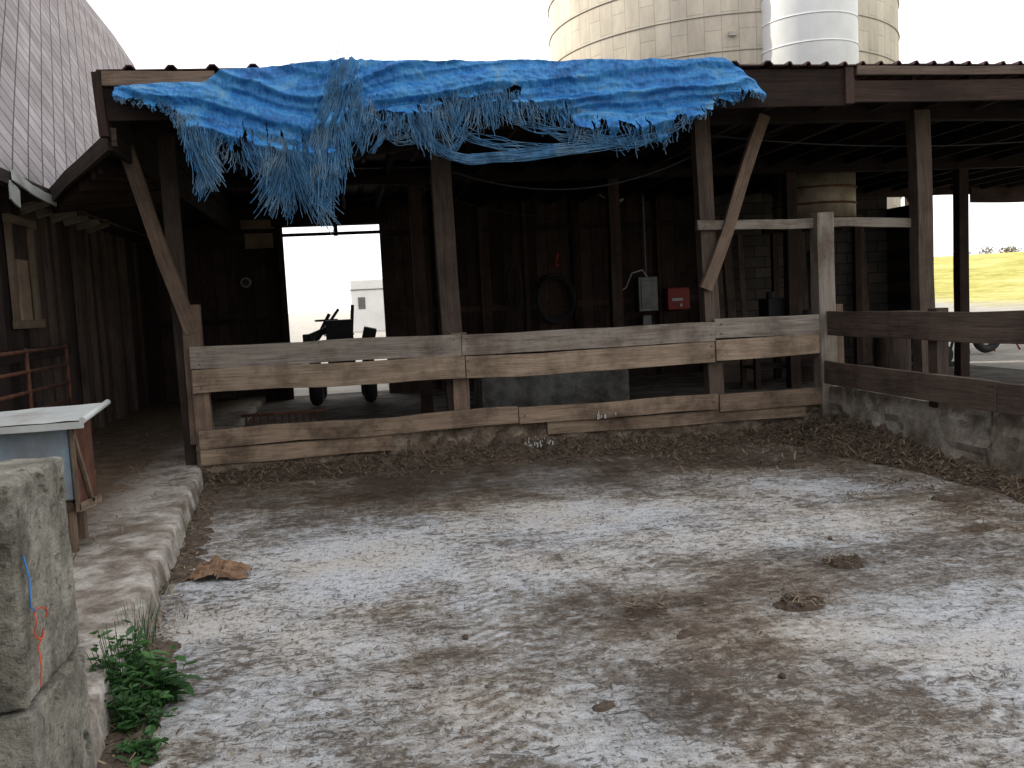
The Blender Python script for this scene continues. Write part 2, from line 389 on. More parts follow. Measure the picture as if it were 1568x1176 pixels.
for cx,cz,k in ((1.78,.17,34),(2.5,.40,7)):
    for i in range(k):
        x=cx+rnd.gauss(0,.07);z=cz+rnd.gauss(0,.04);s=rnd.uniform(.004,.016)
        b_.beam((x,8.985,z+s),(x,8.985,z-s*rnd.uniform(1,3)),s,.006,(1,0,0))
b_.build("whitewash_splash",[M_WHITE],fe)

# ---------------------------------------------------------------- right concrete wall and rails
rw=empty("concrete_wall")
V=[];F=[];nn=400;prof=[(4.93,-.05),(4.92,.04),(4.92,.1),(4.925,.17),(4.925,.24),(4.93,.3),(4.93,.37),(4.935,.44),(4.94,.5),(4.96,.545),(5.15,.55),(5.17,.4),(5.17,-.05)]
for i in range(nn+1):
    y=1.0+8.05*i/nn
    for k,(x,z) in enumerate(prof):
        crack=.05*math.exp(-((y-6.55-.12*fbm(z*8,0))/.016)**2) if k<9 else 0
        spall=.03*sst(.12,.2,fbm(y*1.6,z*4,12)) if k<10 else 0
        V.append((x+.03*fbm(y*1.3,z*3,2,5)+.012*fbm(y*9,z*9,6)+crack+spall,y,z+(.02*fbm(y*2,k*.3) if k else 0)))
n=len(prof)
for i in range(nn):
    for k in range(n-1):
        a=i*n+k; F.append((a+n,a,a+1,a+n+1))
grid_obj("wall_body",V,F,M_CONC,rw,False)
rf=empty("rail_fence"); b_=MB()
b_.beam((4.93,8.95,1.21),(4.9,5.2,1.225),.25,.05,(0,0,1),0,8,.014,tint=.9)
b_.beam((4.9,5.19,1.215),(4.88,1.2,1.21),.24,.05,(0,0,1),0,8,.012,tint=.8)
b_.beam((4.90,8.95,.70),(4.87,6.3,.69),.24,.05,(0,0,1),0,6,.014,tint=1.)
b_.beam((4.87,6.29,.68),(4.86,1.2,.67),.23,.05,(0,0,1),0,8,.012,tint=.8)
for y in (7.2,5.2,3.2,1.3): b_.beam((4.99,y,.4),(4.99,y,1.36),.13,.11,(0,1,0),0,3,.006)
b_.build("rails",[W_MID],rf,.005)

# ---------------------------------------------------------------- open shed
sh=empty("cattle_shed")
def roofz(y): return 3.66-.012*(y-8.2)
V=[];F=[];xs=[]
x=-1.9
while x<14.2:
    P=.33 if x<4.0 else .185; h=.035 if x<4 else .028
    for f,z in ((0,0),(.62*P,0),(.72*P,h),(.85*P,h),(.95*P,0)): xs.append((x+f,z))
    x+=P
ys=[8.2,8.7,10,12,14,16.8]
for (x,z) in xs:
    for y in ys: V.append((x,y,roofz(y)+z+.016*fbm(x*1.2,y)))
for i in range(len(xs)-1):
    for k in range(len(ys)-1):
        a=i*len(ys)+k; F.append((a,a+len(ys),a+len(ys)+1,a+1))
o=grid_obj("roof_sheets",V,F,M_ROOFM,sh,False)
q=o.modifiers.new("s",'SOLIDIFY'); q.thickness=.012; q.offset=-1
b_=MB()
for yy in (8.32,10,11.5,13,14.5,16.3): b_.beam((-1.85,yy,roofz(yy)-.05),(14,yy,roofz(yy)-.05),.06,.09,(0,0,1),0,6,.004)
xx=-1.8
while xx<14:
    b_.beam((xx,8.30,roofz(8.2)-.17),(xx+rnd.uniform(-.03,.03),16.6,roofz(16.5)-.17),.17,.05,(0,0,1),0,3,.012); xx+=.61
b_.beam((-1.9,9.14,3.40),(14,9.14,3.40),.20,.14,(0,0,1),0,10,.015)
b_.beam((-1.9,12.8,3.36),(14,12.8,3.36),.20,.14,(0,0,1),0,10,.01)
b_.beam((9,16.4,3.34),(14,16.4,3.34),.22,.14,(0,0,1),0,6,.01)
b_.beam((12.0,16.3,3.2),(14,16.3,3.18),.3,.05,(0,0,1),0,6,.02)
b_.beam((-1.87,8.27,3.42),(4.78,8.27,3.46),.34,.045,(0,0,1),0,10,.006)
b_.beam((4.82,8.27,3.42),(14,8.27,3.46),.20,.045,(0,0,1),0,10,.006)
b_.beam((4.8,8.24,3.3),(4.8,8.24,3.64),.09,.05,(1,0,0),0,2,.004)
b_.beam((-1.88,8.24,3.12),(-1.9,8.24,3.64),.07,.09,(1,0,0),0,2,.004)
b_.box((-1.88,8.3,3.02),(-1.84,16.6,3.60),0)
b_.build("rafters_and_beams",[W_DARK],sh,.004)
b_=MB()
b_.beam((-1.86,8.215,3.585),(-.97,8.21,3.585),.12,.04,(0,0,1),0,4,.010,tint=.9)
b_.beam((4.86,8.215,3.595),(14,8.215,3.605),.08,.04,(0,0,1),1,8,.010,tint=1.)
b_.build("fascia_boards",[W_POST,W_MID],sh,.004)
b_=MB()
b_.beam((-1.46,9.12,1.45),(-1.93,9.05,3.25),.13,.10,(1,0,0),0,5,.012,tint=.4)
b_.beam((-1.47,9.12,.4),(-1.46,9.12,1.72),.17,.09,(1,0,0),0,3,.006,tint=.4)
b_.beam((-1.56,9.3,.1),(-1.58,9.3,3.4),.14,.14,(1,0,0),1,6,.008,tint=.1)
b_.beam((3.62,9.03,1.62),(4.30,9.0,3.36),.125,.06,(1,0,0),0,6,.018,tint=.6)
b_.beam((6.17,9.12,-.05),(6.10,9.12,3.4),.18,.17,(1,0,0),1,6,.01,tint=.7)
b_.beam((10.85,16.4,-.05),(10.82,16.4,3.4),.2,.17,(1,0,0),1,6,.01,tint=.4)
for x in (1.0,3.8,6.5,9.3): b_.beam((x,12.85,0),(x,12.85,3.35),.16,.16,(1,0,0),2,4,.006,tint=.7)
b_.build("posts_and_braces",[W_POST,W_MID,W_DARK],sh,.005)
b_=MB()
x=-3.4
while x<6.45:
    w=rnd.uniform(.17,.27); xe=min(x+w,6.5)
    if x<-1.04 and xe>-1.04: xe=-1.04
    if -1.05<=x<.63: x=.66; continue
    b_.beam(((x+xe)/2,16.5+rnd.uniform(-.008,.008),.1),((x+xe)/2,16.5,3.62),xe-x-.008,.03,(1,0,0),0,3,.003)
    x=xe
for z in (1.5,2.9): 
    b_.beam((-3.4,16.46,z),(-1.12,16.46,z),.1,.04,(0,0,1)); b_.beam((.75,16.46,z),(6.5,16.46,z),.1,.04,(0,0,1))
b_.beam((-1.07,16.45,.1),(-1.07,16.45,3.1),.1,.1,(1,0,0)); b_.beam((.68,16.45,.1),(.68,16.45,3.1),.1,.1,(1,0,0))
b_.box((-1.2,16.40,3.07),(.8,16.62,3.62)); b_.box((-1.06,16.44,2.90),(.68,16.48,2.955))
b_.beam((-.12,16.38,2.88),(-.12,16.38,3.3),.07,.04,(1,0,0))
for x in (1.6,2.4,3.2,4.1,4.9,5.7): b_.beam((x,16.43,.1),(x,16.43,3.5),.07,.06,(1,0,0),0,2,.005)
b_.box((-3.4,16.56,0),(-1.1,16.6,3.6)); b_.box((.7,16.56,0),(6.5,16.6,3.6))
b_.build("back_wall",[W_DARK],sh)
m,nt,b=new_mat("stone_block_wall"); L=nt.links
geo=nt.nodes.new("ShaderNodeNewGeometry").outputs['Position']
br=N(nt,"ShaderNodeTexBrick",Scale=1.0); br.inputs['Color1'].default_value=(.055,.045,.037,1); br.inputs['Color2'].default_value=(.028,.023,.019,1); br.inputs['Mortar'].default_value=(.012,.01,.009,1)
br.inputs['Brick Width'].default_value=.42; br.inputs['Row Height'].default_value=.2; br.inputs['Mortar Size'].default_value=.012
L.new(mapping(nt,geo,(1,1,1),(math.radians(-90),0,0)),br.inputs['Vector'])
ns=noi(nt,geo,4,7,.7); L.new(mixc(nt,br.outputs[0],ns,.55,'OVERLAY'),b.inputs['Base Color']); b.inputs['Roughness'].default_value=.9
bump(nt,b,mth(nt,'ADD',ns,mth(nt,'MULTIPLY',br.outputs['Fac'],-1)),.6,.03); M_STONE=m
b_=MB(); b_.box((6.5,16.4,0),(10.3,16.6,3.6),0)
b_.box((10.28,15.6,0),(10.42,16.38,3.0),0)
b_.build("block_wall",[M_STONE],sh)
b_=MB()
A_,B_,C_,D_=Vector((-1.82,8.3,3.14)),Vector((-3.15,10.9,2.96)),Vector((-3.45,16.6,2.9)),Vector((-1.82,16.6,3.3))
b_.poly((A_,B_,C_,D_),0); up=Vector((0,0,.04)); b_.poly((D_+up,C_+up,B_+up,A_+up),0)
b_.beam(A_+Vector((0,-.02,-.02)),B_+Vector((0,-.02,-.02)),.15,.04,(0,0,1),1,5,.012,tint=.1)
for i in range(9):
    f=.25+i*.09; p=A_.lerp(B_,f)
    b_.beam(p+Vector((.03,.05,-.1)),Vector((-1.85,p.y+1.2,3.1)),.12,.045,(0,0,1),0,1,.003)
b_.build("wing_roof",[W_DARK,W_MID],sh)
b_=MB()
for i in range(6):
    y=10.6+i*.5; b_.beam((-3.32,y,2.82),(-3.05,y,2.90),.10,.05,(0,0,1),0,1,.008,tint=.3)
b_.build("rafter_tails",[W_FENCE],sh)

# ---------------------------------------------------------------- barn on the left
ba=empty("shingled_barn")
b_=MB(); y=-12
while y<24:
    w=rnd.uniform(.18,.3); b_.beam((-3.42+rnd.uniform(-.012,.012),y+w/2,.1),(-3.42,y+w/2,3.05),w-.01,.03,(0,1,0),0,3,.004); y+=w
for yy,tn in ((11.5,1.),(12.6,.8),(13.2,1),(14.4,.7),(15.3,1)): b_.beam((-3.38,yy,.15),(-3.38,yy,2.9),.12,.05,(0,1,0),1,3,.006,tint=tn)
b_.beam((-3.37,8,1.3),(-3.37,12,1.3),.14,.05,(0,0,1),0,3,.006)
b_.box((-3.52,-12,0),(-3.46,24,3.0),0)
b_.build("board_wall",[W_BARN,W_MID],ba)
b_=MB()
for yy in (10.28,10.95): b_.beam((-3.36,yy,1.6),(-3.36,yy,2.72),.09,.05,(0,1,0),0,1,.002,tint=.2)
for zz in (1.62,2.7): b_.beam((-3.35,10.2,zz),(-3.35,11.05,zz),.09,.06,(0,0,1),0,1,.002,tint=.2)
b_.beam((-3.37,10.62,1.66),(-3.37,10.62,2.3),.30,.03,(0,1,0),0,1,.002,tint=.9)
b_.box((-3.40,10.3,1.66),(-3.385,10.92,2.66),1)
b_.build("barn_window",[W_TRIM,W_BARN],ba,.003)
prof=[(-3.0,3.02),(-3.2,3.55),(-3.5,4.4),(-3.85,5.4),(-4.25,6.5),(-4.7,7.75),(-5.1,8.45),(-5.65,9.25),(-6.6,10.3),(-7.6,11.1),(-8.8,11.7)]
pr=prof+[(-17.6-a,z) for a,z in reversed(prof[:-1])]
b_=MB(); dist=0
for (a,za),(c,zc) in zip(pr,pr[1:]):
    l=math.hypot(c-a,zc-za)
    for (ya,yb) in ((-12,2),(2,24.1)):
        b_.poly(((a,ya,za),(a,yb,za),(c,yb,zc),(c,ya,zc)),0,.5,((ya,dist),(yb,dist),(yb,dist+l),(ya,dist+l)))
    dist+=l
m,nt,b=new_mat("diamond_shingles"); L=nt.links
uv=N(nt,"ShaderNodeUVMap").outputs[0]
geo=nt.nodes.new("ShaderNodeNewGeometry").outputs['Position']
sq=nt.nodes.new("ShaderNodeMapping"); sq.inputs['Scale'].default_value=(.85,1.15,1); L.new(uv,sq.inputs['Vector'])
mp=mapping(nt,sq.outputs[0],(1,1,1),(0,0,math.radians(45)))
br=N(nt,"ShaderNodeTexBrick",Scale=1.0); br.offset=0
br.inputs['Color1'].default_value=(.39,.355,.36,1); br.inputs['Color2'].default_value=(.27,.24,.245,1); br.inputs['Mortar'].default_value=(.06,.045,.05,1)
br.inputs['Brick Width'].default_value=.27; br.inputs['Row Height'].default_value=.27; br.inputs['Mortar Size'].default_value=.015; br.inputs['Mortar Smooth'].default_value=.4
L.new(mp,br.inputs['Vector'])
n1=noi(nt,geo,1.6,7,.75); rr_=ramp(nt,[(.3,.55),(.65,1.1)]); L.new(n1,rr_.inputs[0])
L.new(mixc(nt,br.outputs[0],rr_.outputs[0],1.,'MULTIPLY'),b.inputs['Base Color']); b.inputs['Roughness'].default_value=.85
sep=nt.nodes.new("ShaderNodeSeparateXYZ"); L.new(mapping(nt,mp,(1/.27,1/.27,1)),sep.inputs[0])
saw=mth(nt,'ADD',mth(nt,'FRACT',sep.outputs[0]),mth(nt,'FRACT',sep.outputs[1]))
bump(nt,b,saw,-1.,.025)
b_.build("roof",[m],ba,0,0)
b_=MB(); b_.beam((-3.02,-12,2.98),(-3.02,10.9,2.98),.12,.04,(0,0,1),0,10,.012,tint=.2)
b_.box((-3.42,-12,2.9),(-3.04,17,2.93),0)
b_.poly(tuple((a,24.05,z) for a,z in pr)+((-14.15,24.05,0),(-3.45,24.05,0)),0)
b_.poly(tuple((a,-11.9,z) for a,z in pr)+((-14.15,-11.9,0),(-3.45,-11.9,0)),0)
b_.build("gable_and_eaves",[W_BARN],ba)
b_=MB(); b_.beam((-2.98,9.35,3.0),(-2.96,10.6,2.9),.09,.02,(0,0,1),0,7,.02); b_.beam((-2.99,9.3,2.86),(-2.99,9.55,2.80),.18,.02,(0,0,1),0,3,.02)
b_.build("loose_flashing",[M_WHITE],ba)
b_=MB()
for z in (.35,.55,.75,.95,1.15,1.35): b_.cyl((-3.15,8.6,z),(-3.15,11.1,z),.02,n=8)
for y in (8.6,9.8,11.1): b_.cyl((-3.15,y,.2),(-3.15,y,1.38),.022,n=8)
b_.build("tube_gate",[M_RUST])

# ---------------------------------------------------------------- silo
si=empty("stave_silo")
m,nt,b=new_mat("silo_staves"); L=nt.links
uv=N(nt,"ShaderNodeUVMap").outputs[0]; geo=nt.nodes.new("ShaderNodeNewGeometry").outputs['Position']
br=N(nt,"ShaderNodeTexBrick",Scale=1.0); br.offset=.5
br.inputs['Color1'].default_value=(.60,.55,.45,1); br.inputs['Color2'].default_value=(.54,.49,.40,1); br.inputs['Mortar'].default_value=(.38,.34,.27,1)
br.inputs['Brick Width'].default_value=.75; br.inputs['Row Height'].default_value=.36; br.inputs['Mortar Size'].default_value=.008
L.new(uv,br.inputs['Vector']); n1=noi(nt,mapping(nt,geo,(1,1,.3)),1.4,7,.75); rr_=ramp(nt,[(.3,.70),(.62,1.08)]); L.new(n1,rr_.inputs[0])
L.new(mixc(nt,br.outputs[0],rr_.outputs[0],1.,'MULTIPLY'),b.inputs['Base Color']); b.inputs['Roughness'].default_value=.85
bump(nt,b,br.outputs['Fac'],-.4,.01)
SX,SY,SR=9.8,23.1,4.3
b_=MB(); b_.cyl((SX,SY,0),(SX,SY,17),SR,n=96); b_.build("stave_wall",[m],si)
b_=MB(); b_.cyl((SX,SY,17),(SX,SY,18.6),SR+.05,.3,n=48); b_.build("roof_cone",[M_GREY],si)
b_=MB(); z=.6
while z<17: b_.torus((SX,SY,z),SR+.015,.013,'Z',96,6); z+=.76
for z in (7.0,8.1,9.2):
    for t in (-1.9,-1.62,-1.35): b_.box((SX+math.cos(t)*(SR+.05)-.08,SY+math.sin(t)*(SR+.05)-.04,z-.03),(SX+math.cos(t)*(SR+.05)+.08,SY+math.sin(t)*(SR+.05)+.04,z+.05))
b_.build("hoops",[M_HOOP],si)
b_=MB(); b_.cyl((10.0,18.75,0),(10.0,18.75,17),1.0,n=40); z=.5
while z<17: b_.torus((10.0,18.75,z),1.005,.014,'Z',40,6); z+=.55
b_.build("chute",[plain("white_chute_metal",(.72,.74,.74),.4,0,.08,2,(.4,.4,.38),.2)],si)

# ---------------------------------------------------------------- blue tarp
m,nt,b=new_mat("blue_tarp"); L=nt.links
geo=nt.nodes.new("ShaderNodeNewGeometry").outputs['Position']
n1=noi(nt,mapping(nt,geo,(1,1,1.8)),1.7,7,.74,1.); n2=noi(nt,mapping(nt,geo,(3,1,1)),16,5,.75)
f=mth(nt,'ADD',mth(nt,'MULTIPLY',n1,.68),mth(nt,'MULTIPLY',n2,.32))
r=ramp(nt,[(.38,(.012,.07,.22)),(.47,(.025,.17,.46)),(.535,(.05,.26,.56)),(.60,(.13,.29,.45)),(.68,(.30,.41,.48))]); L.new(f,r.inputs[0])
L.new(r.outputs[0],b.inputs['Base Color']); b.inputs['Roughness'].default_value=.5
b.inputs['Specular IOR Level'].default_value=.3
bump(nt,b,n2,.6,.012)
tr=N(nt,"ShaderNodeBsdfTranslucent"); L.new(r.outputs[0],tr.inputs[0])
mx=nt.nodes.new("ShaderNodeMixShader"); mx.inputs[0].default_value=.15
out=nt.nodes["Material Output"]; L.new(b.outputs[0],mx.inputs[1]); L.new(tr.outputs[0],mx.inputs[2]); L.new(mx.outputs[0],out.inputs[0])
M_TARP=m
M_STR=plain("frayed_tarp_strands",(.055,.17,.32),.7,0,.6,9,(.20,.29,.35),.8)
BOT=[(-1.75,3.38),(-1.31,3.28),(-1.17,3.02),(-.95,2.98),(-.75,2.88),(-.49,2.72),(-.25,2.70),(-.04,2.80),(.10,3.10),(.3,3.15),(.5,3.10),(.71,3.15),(1.05,3.27),(1.41,3.32),(1.7,3.22),(1.93,3.14),(2.2,3.06),(2.52,2.95),(2.75,2.93),(2.9,2.97),(3.22,3.17),(3.6,3.32),(3.87,3.33)]
TOP=[(-1.75,3.50),(-1.05,3.53),(-.9,3.63),(.0,3.69),(3.5,3.69),(3.65,3.62),(3.87,3.40)]
ta=empty("tarp")
def tri(v):
    v=v-math.floor(v); return 1-abs(2*v-1)
def tarp_pt(x,t):
    top=lerp_tab(TOP,x)+.015*fbm(x*5,3)+.05*math.exp(-((x-.12)/.10)**2)*fbm(x*30,1); bot=lerp_tab(BOT,x)+.05*fbm(x*9,2)
    z=top+(bot-top)*t
    wv=.5*fbm(x*.9,z*1.5,3)
    l=sst(.35,-.25,x)
    qa=(z-3.6)+.32*(x+1.2)
    qb=(z-3.6)-.10*(x-.4)+.05*(x-2.2)**2*.6
    dd=qa*l+qb*(1-l)
    fold=.085*tri(dd*3.6+wv*1.8)**1.6+.04*tri(dd*9.5+wv*4+.3)**1.3
    fold*=(.5+.8*t)
    fold+=.08*abs(fbm(x*1.1+z,z*4,8,4))*(.5+t)
    gx=.14-.42*(3.66-z)
    gath=math.exp(-((x-gx)/.15)**2)
    fold+=gath*(.09+.03*math.sin((x-gx)*75+2*fbm(z*3,1)))
    crk=.035*abs(fbm(x*9+z*5,z*14,6,4))
    return Vector((x+.04*fbm(x*4,z*6,5)*t, 8.17-.03-.05*t-fold-crk, z+.02*fbm(x*3,t*2,11)))
NX=700;NT=56
V=[];F=[]
for i in range(NX+1):
    x=-1.75+5.62*i/NX
    V.append(Vector((x,8.50+.05*fbm(x*4,5),lerp_tab(TOP,x)+.045+.01*fbm(x*6,1)))if x>-.95 else Vector((x,8.2,lerp_tab(TOP,x))))
    for j in range(NT+1): V.append(tarp_pt(x,j/NT))
w=NT+2
for i in range(NX):
    x=-1.75+5.62*i/NX
    low=math.exp(-((x+.35)/.5)**2)
    for j in range(w-1):
        t=j/NT; p=V[i*w+j]
        rag=fbm(x*3.3,0,2,3)
        t0=.68-.22*low
        if t>t0 and fbm(x*30+p.z*4,p.z*1.4,4,3)>.40-(t-t0)*1.4+rag*.5: continue
        if t>.78 and abs(fbm(x*7,p.z*3,14,3))>.34-(t-.78)*1.2: continue
        if .55<t<.95 and .35<x<1.6 and fbm(x*2.4,p.z*7,14,3)>.10: continue
        F.append((i*w+j,i*w+j+1,(i+1)*w+j+1,(i+1)*w+j))
grid_obj("tarp_sheet",V,F,M_TARP,ta)
LEN=[(-1.75,.03),(-1.35,.05),(-1.25,.2),(-1.15,.42),(-1.0,.28),(-.9,.12),(-.75,.18),(-.6,.28),(-.45,.36),(-.3,.42),(-.1,.38),(.05,.42),(.12,.18),(.3,.30),(.36,.14),(.6,.18),(.75,.32),(1.0,.26),(1.3,.26),(1.6,.17),(2.2,.16),(2.8,.12),(3.3,.06),(3.87,.03)]
paths=[]
for i in range(2700):
    x=rnd.uniform(-1.73,3.85); q=rnd.random()
    if q<.36: x=rnd.gauss(-.25,.24)
    elif q<.46: x=rnd.gauss(-1.12,.07)
    elif q<.60: x=rnd.uniform(.3,1.7)
    if not -1.73<x<3.85: continue
    L0=lerp_tab(LEN,x)*rnd.uniform(.3,1.2)
    cl=noise.noise(Vector((x*5,3.1,0)))
    p=tarp_pt(x,rnd.uniform(.6,1)); pts=[p.copy()]
    sway=cl*.9+rnd.gauss(0,.12); ph=rnd.random()*20
    for k in range(1,8):
        f=k/7
        pts.append(p+Vector((sway*L0*(f**1.5)+.02*noise.noise(Vector((ph,f*2.5,0))),.02*noise.noise(Vector((0,f*3,ph))),-L0*f)))
    paths.append(pts)
def bundle(ctrl,nn,spread,jit,yy=8.05):
    for i in range(nn):
        ox,oz=rnd.gauss(0,spread),rnd.gauss(0,spread); ph=rnd.random()*30
        a=rnd.uniform(0,.3);e=rnd.uniform(.6,1); pts=[]
        for k in range(21):
            f=a+(e-a)*k/20; x=lerp_tab([(c[2],c[0]) for c in ctrl],f); z=lerp_tab([(c[2],c[1]) for c in ctrl],f)
            pts.append(Vector((x+ox*.8+jit*noise.noise(Vector((ph,f*4,0))),yy+.03*noise.noise(Vector((ph,0,f*4))),z+oz+jit*noise.noise(Vector((0,f*4,ph))))))
        paths.append(pts)
def cat(p0,p1,sag,k=14):
    return [(p0[0]+(p1[0]-p0[0])*i/k,p0[1]+(p1[1]-p0[1])*i/k-sag*4*(i/k)*(1-i/k),i/k) for i in range(k+1)]
bundle([(.66,3.22,0),(.72,3.08,.07),(.83,2.96,.14),(.98,2.87,.22),(1.14,2.83,.3),(1.6,2.86,.5),(2.2,2.92,.75),(2.6,2.97,.9),(2.85,3.02,1)],70,.016,.04)
bundle(cat((.85,3.2),(2.3,3.05),.2),14,.02,.08)
bundle(cat((1.3,3.3),(2.5,3.05),.12),14,.02,.08)
bundle(cat((.62,3.2),(1.2,3.25),.3),12,.02,.08)
bundle(cat((.3,3.2),(.9,3.25),.2),12,.02,.08)
bundle(cat((2.0,3.1),(3.1,3.15),.18),22,.018,.05)
bundle([(-1.2,3.05,0),(-1.1,2.75,.5),(-1.16,2.57,1)],45,.02,.04)
bundle([(-1.0,3.05,0),(-1.0,2.8,.5),(-1.13,2.6,1)],34,.02,.04)
bundle([(-.55,2.85,0),(-.42,2.6,.5),(-.45,2.38,1)],50,.025,.05)
bundle([(.13,3.3,0),(-.05,3.0,.4),(-.12,2.7,.8),(-.08,2.5,1)],60,.04,.05)
bundle([(.12,3.70,0),(.02,3.35,.4),(-.12,3.0,.8),(-.18,2.8,1)],55,.05,.05,7.93)
bundle([(.14,3.68,0),(.2,3.4,.4),(.15,3.1,.8),(.05,2.9,1)],22,.04,.05,7.97)
bundle([(.5,3.15,0),(.38,3.05,.4),(.28,2.9,1)],35,.012,.02)
curves("frayed_strands",paths,.0030,M_STR,ta)

# ---------------------------------------------------------------- interior things
def coil(cx,cz,rx,rz,loops,seed):
    pts=[]; n=loops*26
    for i in range(n):
        t=2*math.pi*i/26; k=i/26
        pts.append((cx+rx*math.cos(t)*(1+.16*noise.noise(Vector((seed,k*.9,0))))+.05*noise.noise(Vector((k,seed,1))),16.34-.012*k,cz+rz*math.sin(t)*(1+.18*noise.noise(Vector((0,k*.8,seed))))+.10*noise.noise(Vector((k*1.1,seed,4)))))
    return pts
curves("hose_coil",[coil(3.7,1.62,.33,.40,7,2.3)],.017,M_BLACK,None,2)
curves("rope_coil",[coil(2.95,1.85,.13,.36,4,8.1),[(2.95,16.34,2.2),(2.96,16.4,2.7)]],.012,M_BLACK,None,2)
b_=MB(); b_.cyl((3.72,16.33,2.2),(3.76,16.33,2.42),.02,.035,n=10); b_.cyl((3.68,16.3,2.2),(3.78,16.3,2.2),.016,n=8); b_.build("red_hand_tool",[M_RED],None)
e=empty("electrical_box"); b_=MB(); b_.box((5.22,16.2,1.3),(5.58,16.42,1.92)); b_.box((5.26,16.18,1.36),(5.54,16.2,1.86)); b_.cyl((5.4,16.32,1.92),(5.4,16.32,3.4),.02,n=8); b_.box((5.3,16.25,1.0),(5.46,16.42,1.22)); b_.build("cabinet",[M_GREY],e,.01)
e=empty("red_control_box"); b_=MB(); b_.box((5.76,16.18,1.3),(6.18,16.42,1.7)); b_.build("housing",[M_RED],e,.015)
b_=MB(); b_.box((5.84,16.16,1.46),(6.04,16.178,1.51)); b_.cyl((6.0,16.17,1.38),(6.0,16.15,1.38),.03,n=10); b_.build("label",[M_WHITE],e)
b_=MB(); b_.cyl((4.95,16.45,3.38),(4.95,16.3,3.38),.06,.05,n=14); b_.cyl((4.95,16.3,3.38),(4.95,16.2,3.32),.035,.055,n=14); b_.build("lamp_holder",[M_WHITE])
curves("power_cable",[[(4.5,16.38,3.5),(4.72,16.3,3.35),(4.86,16.28,3.0),(4.82,16.3,2.5),(4.78,16.3,2.1),(4.7,16.3,1.8),(4.8,16.28,1.62),(5.0,16.25,1.75),(5.1,16.2,2.0),(5.3,16.2,2.05),(5.4,16.2,1.9)]],.013,M_WIRE,None,2)
cab=[]
for a,c,s in (((-3.2,14,3.2),(1,12.7,3.25),.3),((1,12.7,3.25),(5,16.2,3.3),.35),((3.8,9.2,3.2),(9,9.3,3.2),.15),((1.1,9.2,2.9),(3.6,9.2,3.0),.25),((-1.5,9.3,3.1),(1.0,9.3,3.2),.1)):
    cab.append([Vector(a).lerp(Vector(c),k/16)-Vector((0,0,s*4*(k/16)*(1-k/16))) for k in range(17)])
curves("overhead_wires",cab,.008,M_BLACK,None,1)
e=empty("wall_sign"); b_=MB(); b_.box((-1.65,16.4,2.72),(-1.18,16.42,2.97),tint=1.); b_.box((-1.7,16.4,3.05),(-1.14,16.42,3.2)); b_.build("board",[W_POST],e,.004)
b_=MB(); b_.cyl((-1.68,16.42,2.15),(-1.68,16.36,2.15),.09,n=18); b_.cyl((-1.68,16.36,2.15),(-1.68,16.35,2.15),.06,n=18,mat=1); b_.build("round_thermometer",[M_GREY,M_BLACK],None,.005)
b_=MB(); b_.box((1.65,11.9,.1),(3.65,12.0,.62),jit=.004,seg=4); b_.box((1.65,12.6,.1),(3.65,12.7,.62)); b_.box((1.652,12.002,.1),(1.75,12.598,.618)); b_.box((3.55,12.002,.1),(3.648,12.598,.618)); b_.box((1.752,12.002,.1),(3.548,12.598,.2))
b_.build("water_trough",[concrete("trough_concrete",(.16,.16,.155),(.07,.07,.063),brown=(.05,.038,.026),low=.3)],None,.01)
e=empty("round_tank"); b_=MB(); b_.cyl((7.50,14.0,2.62),(7.50,14.0,3.40),.64,n=36)
b_.build("drum",[M_GALV],e); b_=MB()
for z in (2.64,2.88,3.13,3.37): b_.torus((7.50,14.0,z),.645,.018,'Z',36,6)
b_.build("bands",[M_RUST],e)
b_=MB()
for dx in (-.5,.5):
    for dy in (-.4,.4): b_.beam((7.50+dx,14+dy,.1),(7.50+dx,14+dy,2.5),.1,.1,(1,0,0))
for dy in (-.4,.4): b_.beam((6.8,14+dy,2.55),(8.2,14+dy,2.55),.1,.08,(0,0,1))
b_.box((6.85,13.45,2.602),(8.15,14.5,2.618))
b_.build("stand",[W_DARK],e)
e=empty("workbench"); b_=MB(); b_.box((5.9,12.9,.92),(7.3,13.5,.98))
for x in (5.97,7.22):
    for y in (12.96,13.44): b_.beam((x,y,.1),(x,y,.92),.08,.08,(1,0,0))
b_.box((5.95,12.95,.4),(7.25,13.45,.44)); b_.build("table",[W_DARK],e,.004)
b_=MB(); b_.box((6.2,13,.98),(6.75,13.35,1.45)); b_.cyl((6.95,13.2,.98),(6.95,13.2,1.25),.13,n=16); b_.cyl((6.3,13.15,1.45),(6.3,13.15,1.55),.06,n=12); b_.build("bench_clutter",[M_BLACK],e,.01)
b_=MB()
for i,(x,w) in enumerate(((6.75,.12),(6.95,.16),(7.2,.1),(8.4,.14),(8.7,.18),(9.6,.2))): b_.beam((x,16.0,.1),(x+.05,16.33,rnd.uniform(2.2,3.0)),w,.03,(1,0,0),0,3,.01,tint=rnd.uniform(.4,.8))
b_.build("leaning_boards",[W_MID])
b_=MB(); b_.box((5.9,14.2,.1),(6.6,14.5,.75)); b_.box((7.0,13.6,.1),(7.7,13.9,.6)); b_.cyl((8.6,13.6,.1),(8.6,13.6,.95),.28,n=22); b_.build("feed_bins",[W_MID],None,.01)
b_=MB()
for i in range(12): b_.cyl((-1.15+i*.075,10.0,.12),(-1.15+i*.075,10.25,.52),.012,n=6)
b_.cyl((-1.2,10.0,.13),(-.3,10.0,.13),.018,n=6); b_.cyl((-1.2,10.25,.52),(-.3,10.25,.52),.018,n=6); b_.cyl((-1.2,10.12,.33),(-.3,10.12,.33),.015,n=6)
b_.build("metal_grate",[M_RUST])

